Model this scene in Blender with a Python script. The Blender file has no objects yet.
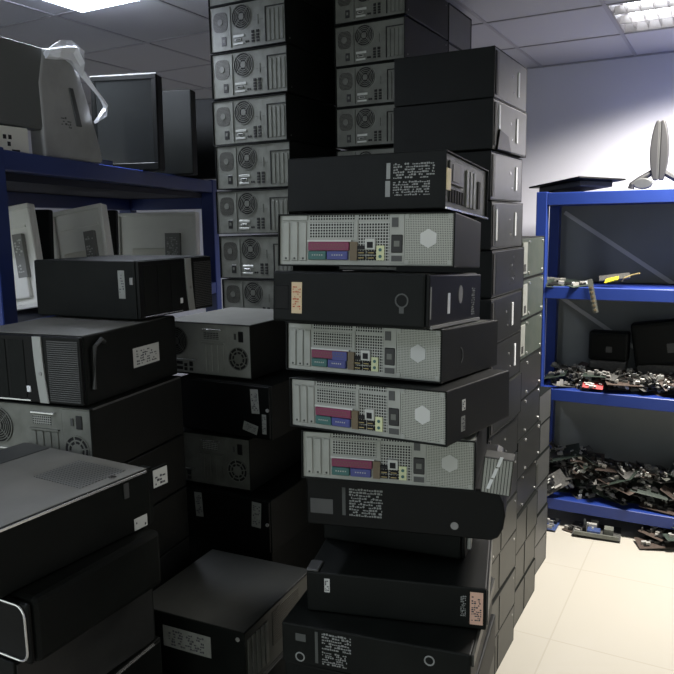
import bpy, bmesh, math, random
from math import radians as R, sin, cos, pi
from mathutils import Matrix, Vector, Euler

# ---------------------------------------------------------------- camera, world, light, exposure
S = bpy.context.scene
COL = S.collection
cam_d = bpy.data.cameras.new('camera')
cam = bpy.data.objects.new('camera', cam_d)
COL.objects.link(cam)
cam_d.sensor_width = 36.0
cam_d.lens = 36.0 * 722 / 674
cam_d.clip_start = 0.02
rx_, ux_, fx_ = (0.87782743, 0.47873053, -0.01536479), (-0.06057448, 0.14277928, 0.98789919), (-0.47513128, 0.8662743, -0.15433442)
cam.matrix_world = Matrix(((rx_[0], ux_[0], -fx_[0], 0), (rx_[1], ux_[1], -fx_[1], 0), (rx_[2], ux_[2], -fx_[2], 1.8), (0, 0, 0, 1)))
S.camera = cam
wd = bpy.data.worlds.new('world')
S.world = wd
wd.use_nodes = True
wd.node_tree.nodes['Background'].inputs[0].default_value = (0.90, 0.98, 0.95, 1)
wd.node_tree.nodes['Background'].inputs[1].default_value = 1.0
S.view_settings.view_transform = 'Standard'
S.view_settings.look = 'None'
S.view_settings.gamma = 1.0
S.view_settings.use_curve_mapping = False
S.view_settings.exposure = 0.0
RIGHT_LAMP_W, LEFT_LAMP_W, REAR_FILL_W, AISLE_FILL_W = 150, 16, 5, 3

# ---------------------------------------------------------------- materials
MATS = {}


def mat(name, c, rough=0.5, metal=0.0, dust=0.0, dust_c=(0.25, 0.25, 0.22), scale=30, bump=0.0, spec=0.5, emit=None, es=1.0, alpha=None, trans=0.0):
    m = bpy.data.materials.new(name)
    m.use_nodes = True
    nt = m.node_tree
    b = nt.nodes['Principled BSDF']
    b.inputs['Base Color'].default_value = (*c, 1)
    b.inputs['Roughness'].default_value = rough
    b.inputs['Metallic'].default_value = metal
    b.inputs['Specular IOR Level'].default_value = spec
    if trans:
        b.inputs['Transmission Weight'].default_value = trans
    if emit:
        b.inputs['Emission Color'].default_value = (*emit, 1)
        b.inputs['Emission Strength'].default_value = es
    if dust or bump:
        tc = nt.nodes.new('ShaderNodeTexCoord')
        n = nt.nodes.new('ShaderNodeTexNoise')
        n.inputs['Scale'].default_value = scale
        n.inputs['Detail'].default_value = 6
        nt.links.new(tc.outputs['Object'], n.inputs['Vector'])
        if dust:
            r = nt.nodes.new('ShaderNodeMapRange')
            r.inputs['From Min'].default_value = 0.38
            r.inputs['From Max'].default_value = 0.75
            r.inputs['To Max'].default_value = dust
            mx = nt.nodes.new('ShaderNodeMix')
            mx.data_type = 'RGBA'
            nt.links.new(n.outputs['Fac'], r.inputs['Value'])
            nt.links.new(r.outputs['Result'], mx.inputs['Factor'])
            mx.inputs['A'].default_value = (*c, 1)
            mx.inputs['B'].default_value = (*dust_c, 1)
            nt.links.new(mx.outputs['Result'], b.inputs['Base Color'])
        if bump:
            bp = nt.nodes.new('ShaderNodeBump')
            bp.inputs['Strength'].default_value = bump
            bp.inputs['Distance'].default_value = 0.01
            nt.links.new(n.outputs['Fac'], bp.inputs['Height'])
            nt.links.new(bp.outputs['Normal'], b.inputs['Normal'])
    MATS[name] = m
    return m


def mesh_mat(name, hole, web, pitch, frac=0.34, metal=0.5, staggered=False):
    """sheet metal punched with square holes: pattern in the object's own X/Z (or Y/Z) coordinates"""
    m = mat(name, web, 0.5, metal)
    nt = m.node_tree
    b = nt.nodes['Principled BSDF']
    tc = nt.nodes.new('ShaderNodeTexCoord')
    sp = nt.nodes.new('ShaderNodeSeparateXYZ')
    nt.links.new(tc.outputs['Object'], sp.inputs[0])
    out = []
    for ax in ('X', 'Y', 'Z'):
        a = nt.nodes.new('ShaderNodeMath'); a.operation = 'MULTIPLY'; a.inputs[1].default_value = 1 / pitch
        nt.links.new(sp.outputs[ax], a.inputs[0])
        f = nt.nodes.new('ShaderNodeMath'); f.operation = 'PINGPONG'; f.inputs[1].default_value = 0.5
        nt.links.new(a.outputs[0], f.inputs[0])
        g = nt.nodes.new('ShaderNodeMath'); g.operation = 'GREATER_THAN'; g.inputs[1].default_value = 0.5 - frac
        nt.links.new(f.outputs[0], g.inputs[0])
        out.append(g)
    # hole where both in-face coordinates are inside: use X*Z on front faces, X*Y on tops
    geo = nt.nodes.new('ShaderNodeMath'); geo.operation = 'MULTIPLY'
    nt.links.new(out[0].outputs[0], geo.inputs[0])
    nt.links.new(out[1 if staggered else 2].outputs[0], geo.inputs[1])
    mx = nt.nodes.new('ShaderNodeMix'); mx.data_type = 'RGBA'
    nt.links.new(geo.outputs[0], mx.inputs['Factor'])
    mx.inputs['A'].default_value = (*web, 1)
    mx.inputs['B'].default_value = (*hole, 1)
    nt.links.new(mx.outputs['Result'], b.inputs['Base Color'])
    return m


mat('black_case', (0.0018, 0.0028, 0.0022), 0.55, dust=0.08, dust_c=(0.03, 0.033, 0.028), scale=14, spec=0.18)
mat('black_smooth', (0.0018, 0.0022, 0.002), 0.42, spec=0.18)
mat('lit_top', (0.12, 0.12, 0.105), 0.6, dust=0.6, dust_c=(0.17, 0.17, 0.15), scale=9)  # light falling on the case tops put into a paler colour
mat('grey_bezel', (0.045, 0.047, 0.046), 0.42, dust=0.4, dust_c=(0.08, 0.08, 0.075), scale=20)
mat('grey_steel', (0.032, 0.034, 0.028), 0.45, 0.1, dust=0.6, dust_c=(0.02, 0.021, 0.018), scale=12)
mat('matte_grey', (0.10, 0.105, 0.10), 0.55)
mat('green_steel', (0.055, 0.07, 0.058), 0.45, 0.3, dust=0.6, dust_c=(0.09, 0.095, 0.08), scale=18)
mat('rear_steel', (0.165, 0.172, 0.15), 0.45, 0.3, dust=0.7, dust_c=(0.09, 0.094, 0.078), scale=25)
mat('rear_steel_light', (0.31, 0.32, 0.29), 0.45, 0.3, dust=0.5, dust_c=(0.22, 0.225, 0.2), scale=25)
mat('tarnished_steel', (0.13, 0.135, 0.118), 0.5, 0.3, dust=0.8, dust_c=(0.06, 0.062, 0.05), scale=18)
mat('slot_steel', (0.42, 0.43, 0.4), 0.4, 0.4)
mat('chrome', (0.8, 0.8, 0.8), 0.15, 1.0)
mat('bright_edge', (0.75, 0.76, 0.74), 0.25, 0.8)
mat('silver_plastic', (0.30, 0.31, 0.29), 0.35, 0.3)
mat('hole_black', (0.004, 0.004, 0.004), 0.8)
mat('socket_black', (0.006, 0.006, 0.006), 0.4)
mat('port_magenta', (0.17, 0.025, 0.065), 0.5)
mat('port_teal', (0.03, 0.11, 0.10), 0.5)
mat('port_blue', (0.045, 0.055, 0.2), 0.5)
mat('port_brown', (0.12, 0.09, 0.05), 0.5)
mat('port_gold', (0.45, 0.36, 0.16), 0.4, 0.5)
mat('audio_label', (0.55, 0.58, 0.34), 0.6)
mat('paper', (0.5, 0.51, 0.48), 0.7)
mat('paper_dim', (0.22, 0.23, 0.21), 0.7, dust=0.5, dust_c=(0.14, 0.14, 0.12), scale=60)
mat('paper_beige', (0.55, 0.44, 0.27), 0.7, dust=0.3, dust_c=(0.4, 0.28, 0.18), scale=80)
mat('paper_pink', (0.62, 0.40, 0.30), 0.7)
mat('tape', (0.72, 0.62, 0.38), 0.6)
mat('ink', (0.05, 0.05, 0.06), 0.7)
mat('ink_red', (0.4, 0.08, 0.03), 0.7)
mat('print_grey', (0.22, 0.23, 0.22), 0.7)
mat('print_dark', (0.06, 0.065, 0.06), 0.7)
mat('strip_white', (0.7, 0.72, 0.72), 0.25)
mat('shelf_blue', (0.011, 0.03, 0.165), 0.38, dust=0.25, dust_c=(0.02, 0.045, 0.24), scale=6)
mat('deck_blue', (0.012, 0.03, 0.2), 0.4)
mat('white_plastic', (0.84, 0.84, 0.79), 0.45, dust=0.4, dust_c=(0.7, 0.69, 0.64), scale=8)
mat('cream_plastic', (0.76, 0.75, 0.66), 0.5)
mat('grey_plastic', (0.22, 0.22, 0.21), 0.45)
mat('stand_grey', (0.016, 0.016, 0.017), 0.5)
mat('dark_bezel', (0.012, 0.013, 0.0125), 0.4, dust=0.4, dust_c=(0.03, 0.03, 0.028), scale=20)
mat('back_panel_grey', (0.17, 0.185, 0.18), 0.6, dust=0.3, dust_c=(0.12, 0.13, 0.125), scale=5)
mat('streak_grey', (0.42, 0.43, 0.43), 0.5)  # pale tone for the reflected light streaks
mat('deck_dark', (0.012, 0.015, 0.03), 0.7)
mat('heap_metal', (0.38, 0.37, 0.34), 0.4, 0.3)
mat('film_grey', (0.33, 0.33, 0.32), 0.28, dust=0.7, dust_c=(0.2, 0.2, 0.19), scale=7, bump=0.5)
mat('screen_glass', (0.012, 0.013, 0.013), 0.12)
mat('bag_plastic', (0.85, 0.86, 0.9), 0.25, bump=0.6, scale=40)
mat('board_green', (0.018, 0.03, 0.022), 0.5, dust=0.4, dust_c=(0.08, 0.085, 0.075), scale=90)
mat('board_brown', (0.045, 0.03, 0.023), 0.5, dust=0.5, dust_c=(0.10, 0.085, 0.07), scale=90)
mat('board_blue', (0.02, 0.04, 0.13), 0.5, dust=0.5, dust_c=(0.1, 0.13, 0.2), scale=90)
mat('board_grey', (0.05, 0.05, 0.047), 0.5, dust=0.5, dust_c=(0.13, 0.125, 0.115), scale=90)
mat('board_red', (0.3, 0.03, 0.03), 0.5)
mat('yellow_plastic', (0.75, 0.6, 0.03), 0.4)
mat('wall_paint', (0.59, 0.59, 0.645), 0.6, bump=0.03, scale=60)
mat('ceiling_tile', (0.38, 0.385, 0.41), 0.8, bump=0.12, scale=180)
mat('ceiling_bar', (0.26, 0.26, 0.28), 0.5)
mat('lamp_tube', (1, 1, 1), 0.5, emit=(0.85, 0.9, 1.0), es=14)
mat('lamp_diffuser', (1, 1, 1), 0.5, emit=(0.74, 0.8, 1.0), es=24)
mat('louvre', (0.4, 0.38, 0.36), 0.3, 0.8)
mat('lamp_tray', (0.30, 0.28, 0.27), 0.5)
mesh_mat('punched_steel', (0.006, 0.006, 0.006), (0.36, 0.37, 0.34), 0.0062)
mesh_mat('fine_mesh', (0.03, 0.03, 0.028), (0.34, 0.35, 0.31), 0.0036, 0.25)
mesh_mat('dark_mesh', (0.006, 0.006, 0.006), (0.10, 0.10, 0.085), 0.005)
mesh_mat('top_vent', (0.01, 0.01, 0.01), (0.13, 0.135, 0.125), 0.009, 0.27, 0.2, True)

# floor: glossy cream tiles with thin grout
fm = mat('floor_tile', (0.72, 0.68, 0.60), 0.22)
nt = fm.node_tree
tc = nt.nodes.new('ShaderNodeTexCoord')
mp = nt.nodes.new('ShaderNodeMapping')
mp.inputs['Location'].default_value = (0.6, -2.98, 0)
bk = nt.nodes.new('ShaderNodeTexBrick')
bk.offset = 0
bk.inputs['Scale'].default_value = 1
bk.inputs['Brick Width'].default_value = 0.72
bk.inputs['Row Height'].default_value = 0.72
bk.inputs['Mortar Size'].default_value = 0.0035
bk.inputs['Color1'].default_value = (0.40, 0.378, 0.326, 1)
bk.inputs['Color2'].default_value = (0.385, 0.365, 0.315, 1)
bk.inputs['Mortar'].default_value = (0.35, 0.33, 0.28, 1)
nt.links.new(tc.outputs['Object'], mp.inputs[0])
nt.links.new(mp.outputs[0], bk.inputs['Vector'])
nt.links.new(bk.outputs['Color'], nt.nodes['Principled BSDF'].inputs['Base Color'])


# ---------------------------------------------------------------- mesh helpers
class MB:
    """collects shapes in a face frame (u along the face, v up, n outward) into one mesh"""

    def __init__(s, M=None):
        s.bm = bmesh.new()
        s.M = M or Matrix.Identity(4)

    def box(s, u0, u1, v0, v1, n0, n1):
        pts = [s.M @ Vector(p) for p in ((u0, v0, n0), (u1, v0, n0), (u1, v1, n0), (u0, v1, n0), (u0, v0, n1), (u1, v0, n1), (u1, v1, n1), (u0, v1, n1))]
        vs = [s.bm.verts.new(p) for p in pts]
        for f in ((0, 3, 2, 1), (4, 5, 6, 7), (0, 1, 5, 4), (1, 2, 6, 5), (2, 3, 7, 6), (3, 0, 4, 7)):
            s.bm.faces.new([vs[i] for i in f])
        return s

    def prism(s, pts, n0, n1):
        a = [s.bm.verts.new(s.M @ Vector((u, v, n0))) for u, v in pts]
        b = [s.bm.verts.new(s.M @ Vector((u, v, n1))) for u, v in pts]
        k = len(pts)
        s.bm.faces.new(a[::-1]); s.bm.faces.new(b)
        for i in range(k):
            s.bm.faces.new((a[i], a[(i + 1) % k], b[(i + 1) % k], b[i]))
        return s

    def disc(s, u, v, r, n0, n1, seg=20, ru=None):
        ru = ru or r
        return s.prism([(u + ru * cos(2 * pi * i / seg), v + r * sin(2 * pi * i / seg)) for i in range(seg)], n0, n1)

    def ring(s, u, v, r0, r1, n0, n1, seg=24, a0=0.0, a1=2 * pi):
        full = a1 - a0 > 6.28
        k = seg if full else seg + 1
        L = []
        for i in range(k):
            a = a0 + (a1 - a0) * i / seg
            L.append([s.bm.verts.new(s.M @ Vector((u + r * cos(a), v + r * sin(a), n))) for r, n in ((r0, n0), (r1, n0), (r1, n1), (r0, n1))])
        for i in range(seg):
            p, q = L[i], L[(i + 1) % k]
            for j in range(4):
                s.bm.faces.new((p[j], p[(j + 1) % 4], q[(j + 1) % 4], q[j]))
        if not full:
            s.bm.faces.new(L[0][::-1]); s.bm.faces.new(L[-1])
        return s

    def tube(s, pts, r, seg=8, ref=None):
        P = [s.M @ Vector(p) for p in pts]
        rings = []
        for i, p in enumerate(P):
            d = (P[min(i + 1, len(P) - 1)] - P[max(i - 1, 0)]).normalized()
            a = d.cross(ref if ref else Vector((0, 0, 1)))
            if a.length < 0.1:
                a = d.cross(Vector((0, 1, 0)))
            a.normalize(); b = d.cross(a)
            rings.append([s.bm.verts.new(p + a * r * cos(2 * pi * k / seg) + b * r * sin(2 * pi * k / seg)) for k in range(seg)])
        for i in range(len(P) - 1):
            for k in range(seg):
                s.bm.faces.new((rings[i][k], rings[i][(k + 1) % seg], rings[i + 1][(k + 1) % seg], rings[i + 1][k]))
        s.bm.faces.new(rings[0][::-1]); s.bm.faces.new(rings[-1])
        return s

    def build(s, name, m, parent=None, bevel=0.0, seg=2, label=None):
        bmesh.ops.recalc_face_normals(s.bm, faces=s.bm.faces)
        if bevel:
            es = [e for e in s.bm.edges if len(e.link_faces) == 2 and e.calc_face_angle(0) > 0.6]
            bmesh.ops.bevel(s.bm, geom=es, offset=bevel, segments=seg, affect='EDGES', profile=0.5)
        me = bpy.data.meshes.new(name)
        s.bm.to_mesh(me)
        s.bm.free()
        me.materials.append(MATS[m] if isinstance(m, str) else m)
        o = bpy.data.objects.new(name, me)
        COL.objects.link(o)
        if parent:
            o.parent = parent
        if label:
            o['label'] = label
        return o


def tag(o, label, cat, group=None, kind=None):
    if label: o['label'] = label
    if cat: o['category'] = cat
    if group: o['group'] = group
    if kind: o['kind'] = kind
    return o


def empty(name):
    o = bpy.data.objects.new(name, None)
    o.empty_display_size = 0.05
    COL.objects.link(o)
    return o


def copy_tree(o, parent=None):
    c = o.copy()
    COL.objects.link(c)
    c.parent = parent
    for ch in o.children:
        copy_tree(ch, c)
    return c


def face(w, d, h, f):
    if f == 'F': o, u, v, n = (-w / 2, -d / 2, 0), (1, 0, 0), (0, 0, 1), (0, -1, 0)
    elif f == 'R': o, u, v, n = (w / 2, -d / 2, 0), (0, 1, 0), (0, 0, 1), (1, 0, 0)
    elif f == 'L': o, u, v, n = (-w / 2, d / 2, 0), (0, -1, 0), (0, 0, 1), (-1, 0, 0)
    elif f == 'T': o, u, v, n = (-w / 2, -d / 2, h), (1, 0, 0), (0, 1, 0), (0, 0, 1)
    return Matrix(((u[0], v[0], n[0], o[0]), (u[1], v[1], n[1], o[1]), (u[2], v[2], n[2], o[2]), (0, 0, 0, 1)))


def place(o, w, d, frb, rot):
    """rot in degrees (x, y, z); frb = where the front right bottom corner stands"""
    e = Euler([R(a) for a in rot], 'XYZ')
    o.rotation_euler = e
    o.location = Vector(frb) - e.to_matrix() @ Vector((w / 2, -d / 2, 0))
    return o


def case(root, w, d, h, open_f='', m='black_case', bev=0.003, name='case', top=None):
    """sheet-metal housing; faces listed in open_f are sunk 7 mm behind a rim"""
    r = 0.007
    b = MB()
    x0, x1, y0, y1 = -w / 2, w / 2, -d / 2, d / 2
    b.box(x0 + (r if 'L' in open_f else 0), x1 - (r if 'R' in open_f else 0), y0 + (r if 'F' in open_f else 0), y1, 0, h)
    o = b.build(name, m, root, bev)
    for f in open_f:
        L = w if f == 'F' else d
        q = MB(face(w, d, h, f))
        t = 0.003
        q.box(0, L, 0, t, -r - .004, 0).box(0, L, h - t, h, -r - .004, 0).box(0, t, t, h - t, -r - .004, 0).box(L - t, L, t, h - t, -r - .004, 0)
        q.build('rim', m, root, 0.0006, 1)
    if top:
        MB(face(w, d, h, 'T')).box(0.004, w - 0.004, 0.004, d - 0.004, -0.0005, 0.0012).build('top_cover', top, root, 0.0005, 1)
    return o


def glyphs(M, u0, u1, v0, v1, rows, seed, n0, root, m='print_grey', dens=0.75, name='printed_label'):
    rnd = random.Random(seed)
    b = MB(M)
    rows = rows * 2
    ph = (v1 - v0) / rows
    for i in range(rows):
        u = u0
        y = v0 + ph * i
        while u < u1 - ph * .3:
            k = rnd.uniform(.3, 1.1) * ph
            if rnd.random() < dens:
                hh = ph * rnd.uniform(.3, .72)
                if rnd.random() < .12:
                    b.disc(u + ph * .35, y + ph * .4, ph * .4, n0, n0 + .0005, 10)
                    k = ph * .8
                else:
                    b.box(u, min(u + k, u1), y, y + hh, n0, n0 + .0005)
            u += k + ph * .22
    return b.build(name, m, root)


def sticker(M, u0, u1, v0, v1, root, m='paper', ink='ink', seed=1, n=0.0005, label=None, rows=3, rot=0):
    if rot:
        c = Vector(((u0 + u1) / 2, (v0 + v1) / 2, 0))
        M = M @ Matrix.Translation(c) @ Matrix.Rotation(R(rot), 4, 'Z') @ Matrix.Translation(-c)
    s = MB(M).box(u0, u1, v0, v1, -0.0005, n).build('sticker', m, root, label=label)
    if rows:
        du, dv = u1 - u0, v1 - v0
        glyphs(M, u0 + .12 * du, u1 - .12 * du, v0 + .12 * dv, v1 - .1 * dv, rows, seed, n, s, ink, .5, 'printing')
    return s


def fan(M, u, v, r, n, root, m_web='dark_mesh', name='fan_grille', rings=4, m_ring='tarnished_steel'):
    g = MB(M)
    g.ring(u, v, r * .93, r, n, n + .0035)
    for k in range(1, rings):
        rr = r * (0.28 + .65 * k / rings)
        g.ring(u, v, rr - .0011, rr + .0011, n + .001, n + .003, 28)
    for k in range(4):
        a = pi / 4 + k * pi / 2
        c, s_ = cos(a), sin(a)
        g.prism([(u + r * .2 * c - .0012 * s_, v + r * .2 * s_ + .0012 * c), (u + r * .2 * c + .0012 * s_, v + r * .2 * s_ - .0012 * c), (u + r * .95 * c + .0012 * s_, v + r * .95 * s_ - .0012 * c), (u + r * .95 * c - .0012 * s_, v + r * .95 * s_ + .0012 * c)], n + .0008, n + .0028)
    g.disc(u, v, r * .26, n, n + .003)
    f = g.build(name, m_ring, root)
    MB(M).disc(u, v, r * .97, n - .001, n + .0006, 28).build('fan_opening', 'hole_black', f)
    return f


# ------------------------------------------------ rear panels
def rear_convertible(root, w, d, h, steel='rear_steel'):
    """two round grilles, power inlet, connectors and four expansion slots; tower on its side"""
    M = face(w, d, h, 'F')
    n = -.006
    sw, sh = w / .355, h / .176
    P = lambda: MB(M)
    p = MB(M).box(.004, w - .004, .004, h - .004, -.008, n).build('rear_panel', steel, root, .0006, 1)
    U = lambda a: a * sw
    V = lambda a: a * sh
    g = P()
    cu, cv, a, b_ = U(.052), V(.113), U(.034), V(.038)
    g.prism([(cu + a * (abs(cos(t)) ** .6) * (1 if cos(t) > 0 else -1), cv + b_ * (abs(sin(t)) ** .6) * (1 if sin(t) > 0 else -1)) for t in [2 * pi * i / 28 for i in range(28)]], n - .001, n + .0012)
    vent = g.build('power_supply_vent', 'dark_mesh', root)
    P().disc(cu, cv, .012, n, n + .003).build('vent_hub', 'tarnished_steel', vent)
    fan(M, U(.153), V(.122), min(V(.047), .047), n, root, rings=4)
    s = P().box(U(.056), U(.078), V(.022), V(.056), n, n + .002).build('power_socket', 'socket_black', root, .001, 1)
    P().box(U(.062), U(.072), V(.034), V(.046), n + .002, n + .0028).build('socket_pins', 'tarnished_steel', s)
    P().box(U(.098), U(.102), V(.012), V(.165), n, n + .004).build('chassis_seam', steel, root)
    io = P()
    io.box(U(.112), U(.165), V(.046), V(.056), n, n + .003)
    io.box(U(.112), U(.16), V(.018), V(.026), n, n + .003)
    io.box(U(.12), U(.15), V(.032), V(.041), n, n + .004)
    io.build('connector_shells', 'slot_steel', root, .0008, 1)
    q = P()
    q.box(U(.125), U(.147), V(.034), V(.039), n, n + .0046)
    for uu in (.172, .182):
        q.disc(U(uu), V(.026), .004, n, n + .002, 10)
    for uu in (.199, .221):
        for vv in (.02, .031, .042):
            q.box(U(uu), U(uu + .012), V(vv), V(vv + .008), n, n + .003)
        q.box(U(uu), U(uu + .012), V(.054), V(.064), n, n + .003)
    q.build('connector_openings', 'hole_black', root)
    q = P()
    q.box(U(.262), U(.266), V(.015), V(.143), n, n + .003).box(U(.262), U(.347), V(.14), V(.144), n, n + .003)
    q.build('slot_bay_edge', 'hole_black', root)
    for k in range(4):
        P().box(U(.272 + .0195 * k), U(.272 + .0195 * k + .013), V(.016), V(.132), n, n + .003).build('expansion_slot_cover', steel, root, .001, 1)
    P().box(U(.21), U(.25), V(.10), V(.102), n, n + .001).box(U(.228), U(.231), V(.085), V(.12), n, n + .002).build('panel_latch', 'tarnished_steel', root)


def rear_slim(root, w, d, h, variant=0):
    """desktop rear: slot covers, punched vents, magenta and teal ports, mesh power supply with plain hexagon"""
    M = face(w, d, h, 'F')
    n = -.006
    P = lambda: MB(M)
    st = 'rear_steel_light'
    P().box(.003, w - .003, .003, h - .003, -.008, n).build('rear_panel', st, root, .0005, 1)
    P().box(.009, .070, .1, .111, n, n + .003).build('slot_retainer', st, root, .0008, 1)
    for k in range(3):
        b = P().box(.011 + .0205 * k, .011 + .0205 * k + .0155, .012, .097, n, n + .0032).build('expansion_slot_cover', st, root, .0012, 1)
        P().disc(.0187 + .0205 * k, .017, .0025, n + .003, n + .0038, 10).build('slot_screw', 'socket_black', b)
    P().box(.074, .178, .101, .1115, n, n + .0008).box(.074, .176, .062, .095, n, n + .0008).build('air_vent', 'punched_steel', root)
    P().box(.188, .256, .100, .1115, n, n + .0008).box(.188, .256, .013, .094, n, n + .0008).build('air_vent', 'punched_steel', root)
    P().box(.072, .182, .0965, .0995, n, n + .002).box(.178, .186, .058, .1, n, n + .002).box(.072, .178, .057, .061, n, n + .002).build('vent_frame', st, root)
    P().box(.070, .172, .0535, .057, n, n + .005).build('port_shield', 'paper', root)
    P().box(.073, .168, .034, .053, n, n + .007).build('parallel_port', 'port_magenta', root, .0015, 1)
    pm = P()
    for i in range(12):
        pm.disc(.082 + i * .0066, .0465, .0013, n + .007, n + .0076, 6)
        pm.disc(.085 + i * .0066, .041, .0013, n + .007, n + .0076, 6)
    pm.build('pin_holes', 'port_brown', root)
    if variant == 1:
        P().box(.13, .168, .0325, .052, n, n + .0075).build('port_shade', 'port_blue', root)
    P().box(.073, .115, .014, .033, n, n + .007).build('serial_port', 'port_teal', root, .0015, 1)
    P().box(.117, .165, .014, .033, n, n + .007).build('video_port', 'port_blue', root, .0015, 1)
    pm = P()
    for i in range(5):
        pm.disc(.084 + i * .0055, .0245, .0016, n + .007, n + .0078, 6)
        pm.disc(.13 + i * .0055, .0245, .0016, n + .007, n + .0078, 6)
    pm.build('pin_holes', 'slot_steel', root)
    b = P().box(.170, .186, .013, .053, n, n + .006).build('port_housing', 'port_brown', root)
    u = P()
    for (a, c) in ((.187, .015), (.187, .026), (.209, .015), (.209, .026), (.187, .037)):
        u.box(a, a + .017, c, c + .0075, n, n + .006)
    ub = u.build('usb_port', 'hole_black', root, .0006, 1)
    g = P()
    for (a, c) in ((.187, .015), (.187, .026), (.209, .015), (.209, .026)):
        g.box(a + .002, a + .015, c + .003, c + .0042, n + .006, n + .0066)
    g.build('usb_tongue', 'port_gold', ub)
    nb = P().box(.203, .227, .036, .06, n, n + .006).build('network_port', 'slot_steel', root, .0012, 1)
    P().box(.2085, .2215, .040, .053, n + .005, n + .0066).build('network_opening', 'hole_black', nb)
    al = P().box(.229, .246, .014, .045, n, n + .004).build('audio_port_plate', 'audio_label', root)
    P().disc(.2375, .022, .0036, n + .004, n + .005, 12).disc(.2375, .036, .0036, n + .004, n + .005, 12).build('audio_socket', 'port_teal', al)
    P().box(.258, .289, .008, .112, n, n + .0018).build('power_supply_plate', st, root)
    s = P().box(.261, .286, .03, .068, n + .001, n + .004).build('power_socket', 'socket_black', root, .0015, 1)
    P().box(.2675, .2795, .043, .055, n + .004, n + .0048).build('socket_pins', 'tarnished_steel', s)
    P().box(.262, .285, .012, .024, n + .001, n + .0034).build('supply_outlet', 'grey_bezel', root)
    P().box(.262, .276, .084, .104, n + .001, n + .0034).build('supply_switch', 'grey_bezel', root)
    ps = P().box(.291, .392, .006, .1115, n, n + .0018).build('power_supply_mesh', 'fine_mesh', root)
    P().prism([(.341 + .02 * cos(pi / 3 * i + pi / 6), .06 + .02 * sin(pi / 3 * i + pi / 6)) for i in range(6)], n + .0015, n + .003).build('mesh_hexagon', 'paper', ps)
    for a, e in ((.295, .01), (.386, .01), (.295, .107), (.386, .107)):
        P().prism([(a - .005, e - .005), (a + .005, e - .005), (a + .005, e + .005), (a - .005, e + .005)], n + .001, n + .003).build('mesh_corner', st, ps)


def rear_fan(root, w, d, h, steel='tarnished_steel'):
    """tower on its side: case fan mesh and ports left, slots in the middle, segmented supply fan right"""
    M = face(w, d, h, 'F')
    n = -.006
    P = lambda: MB(M)
    P().box(.004, w - .004, .004, h - .004, -.008, n).build('rear_panel', steel, root, .0006, 1)
    ps = P().box(w - .095, w - .006, .008, h - .008, n, n + .0015).build('power_supply_panel', steel, root, .001, 1)
    u, v, r = w - .052, .066, .039
    fb = P().disc(u, v, r, n + .001, n + .0022, 32).build('fan_opening', 'hole_black', ps)
    g = MB(M)
    for (a, b_) in ((.36, .43), (.62, .72), (.93, 1.0)):
        g.ring(u, v, r * a, r * b_, n + .002, n + .0036)
    for k in range(8):
        t = k * pi / 4 + .2
        c, s_ = cos(t), sin(t)
        g.prism([(u + r * .3 * c - .0018 * s_, v + r * .3 * s_ + .0018 * c), (u + r * .3 * c + .0018 * s_, v + r * .3 * s_ - .0018 * c), (u + r * c + .0018 * s_, v + r * s_ - .0018 * c), (u + r * c - .0018 * s_, v + r * s_ + .0018 * c)], n + .002, n + .0034)
    g.disc(u, v, r * .38, n + .002, n + .004)
    g.build('fan_grille', 'rear_steel', ps)
    s = P().box(w - .05, w - .03, .122, .158, n + .001, n + .004).build('power_socket', 'socket_black', root, .0015, 1)
    P().box(w - .066, w - .058, .13, .15, n + .001, n + .004).build('supply_switch', 'grey_bezel', root)
    P().box(w - .19, w - .115, .156, .161, n, n + .009).build('lever_bar', 'bright_edge', root, .001, 1)
    P().box(w - .19, w - .13, .126, .15, n, n + .001).build('air_vent', 'punched_steel', root)
    P().box(w - .2, w - .105, .112, .116, n, n + .007).build('slot_lip', steel, root)
    for k in range(4):
        P().box(w - .198 + .024 * k, w - .198 + .024 * k + .016, .014, .108, n, n + .003).build('expansion_slot_cover', steel, root, .001, 1)
    fan(M, .06, .112, .05, n, root, rings=5)
    P().box(.01, .145, .05, .053, n, n + .006).build('port_trim', 'bright_edge', root)
    q = P()
    for (a, b_, c, e) in ((.02, .036, .012, .03), (.02, .036, .034, .048), (.045, .085, .014, .024), (.045, .085, .032, .042), (.093, .104, .012, .022), (.093, .104, .026, .036), (.115, .128, .012, .022), (.115, .128, .028, .044)):
        q.box(a, b_, c, e, n, n + .003)
    q.build('connector_openings', 'hole_black', root)


def bezel_front(root, w, d, h, f, L, flip=False):
    """tower bezel: glossy drive section, silver curved strip, finely ribbed grille"""
    M = face(w, d, h, f)
    b = MB(M)
    b.box(.002, L - .002, .002, h - .002, 0, .012)
    bz = b.build('bezel', 'black_smooth', root, .003, 2)
    sp = .60 * L
    pts = []
    for i in range(9):
        t = i / 8
        pts.append((sp + .012 * (1 - t) ** 2, .003 + (h - .006) * t))
    for i in range(8, -1, -1):
        t = i / 8
        pts.append((sp + .028 + .012 * (1 - t) ** 2, .003 + (h - .006) * t))
    st = MB(M).prism(pts, .011, .0165).build('silver_strip', 'silver_plastic', bz, .001, 1, label='silver curved strip')
    MB(M).disc(sp + .02, h * .45, .005, .0165, .018, 14).build('emblem', 'grey_plastic', st)
    g = MB(M)
    k = int((h - .02) / .0055)
    for i in range(k):
        g.box(sp + .044, L - .008, .01 + i * .0055, .01 + i * .0055 + .003, .012, .0145)
    g.build('grille_ribs', 'grey_bezel', bz)
    dr = MB(M)
    for i in range(3):
        dr.box(.02 + .06 * i, .02 + .06 * i + .05, .014, h - .014, .012, .0136)
    dr.build('drive_bay', 'black_case', bz, .001, 1)
    MB(M).box(sp - .03, sp - .018, .03, .046, .012, .0145).build('badge', 'strip_white', bz)
    MB(M).box(.02, sp - .02, .006, .009, .012, .015).build('lower_trim', 'bright_edge', bz)


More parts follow.
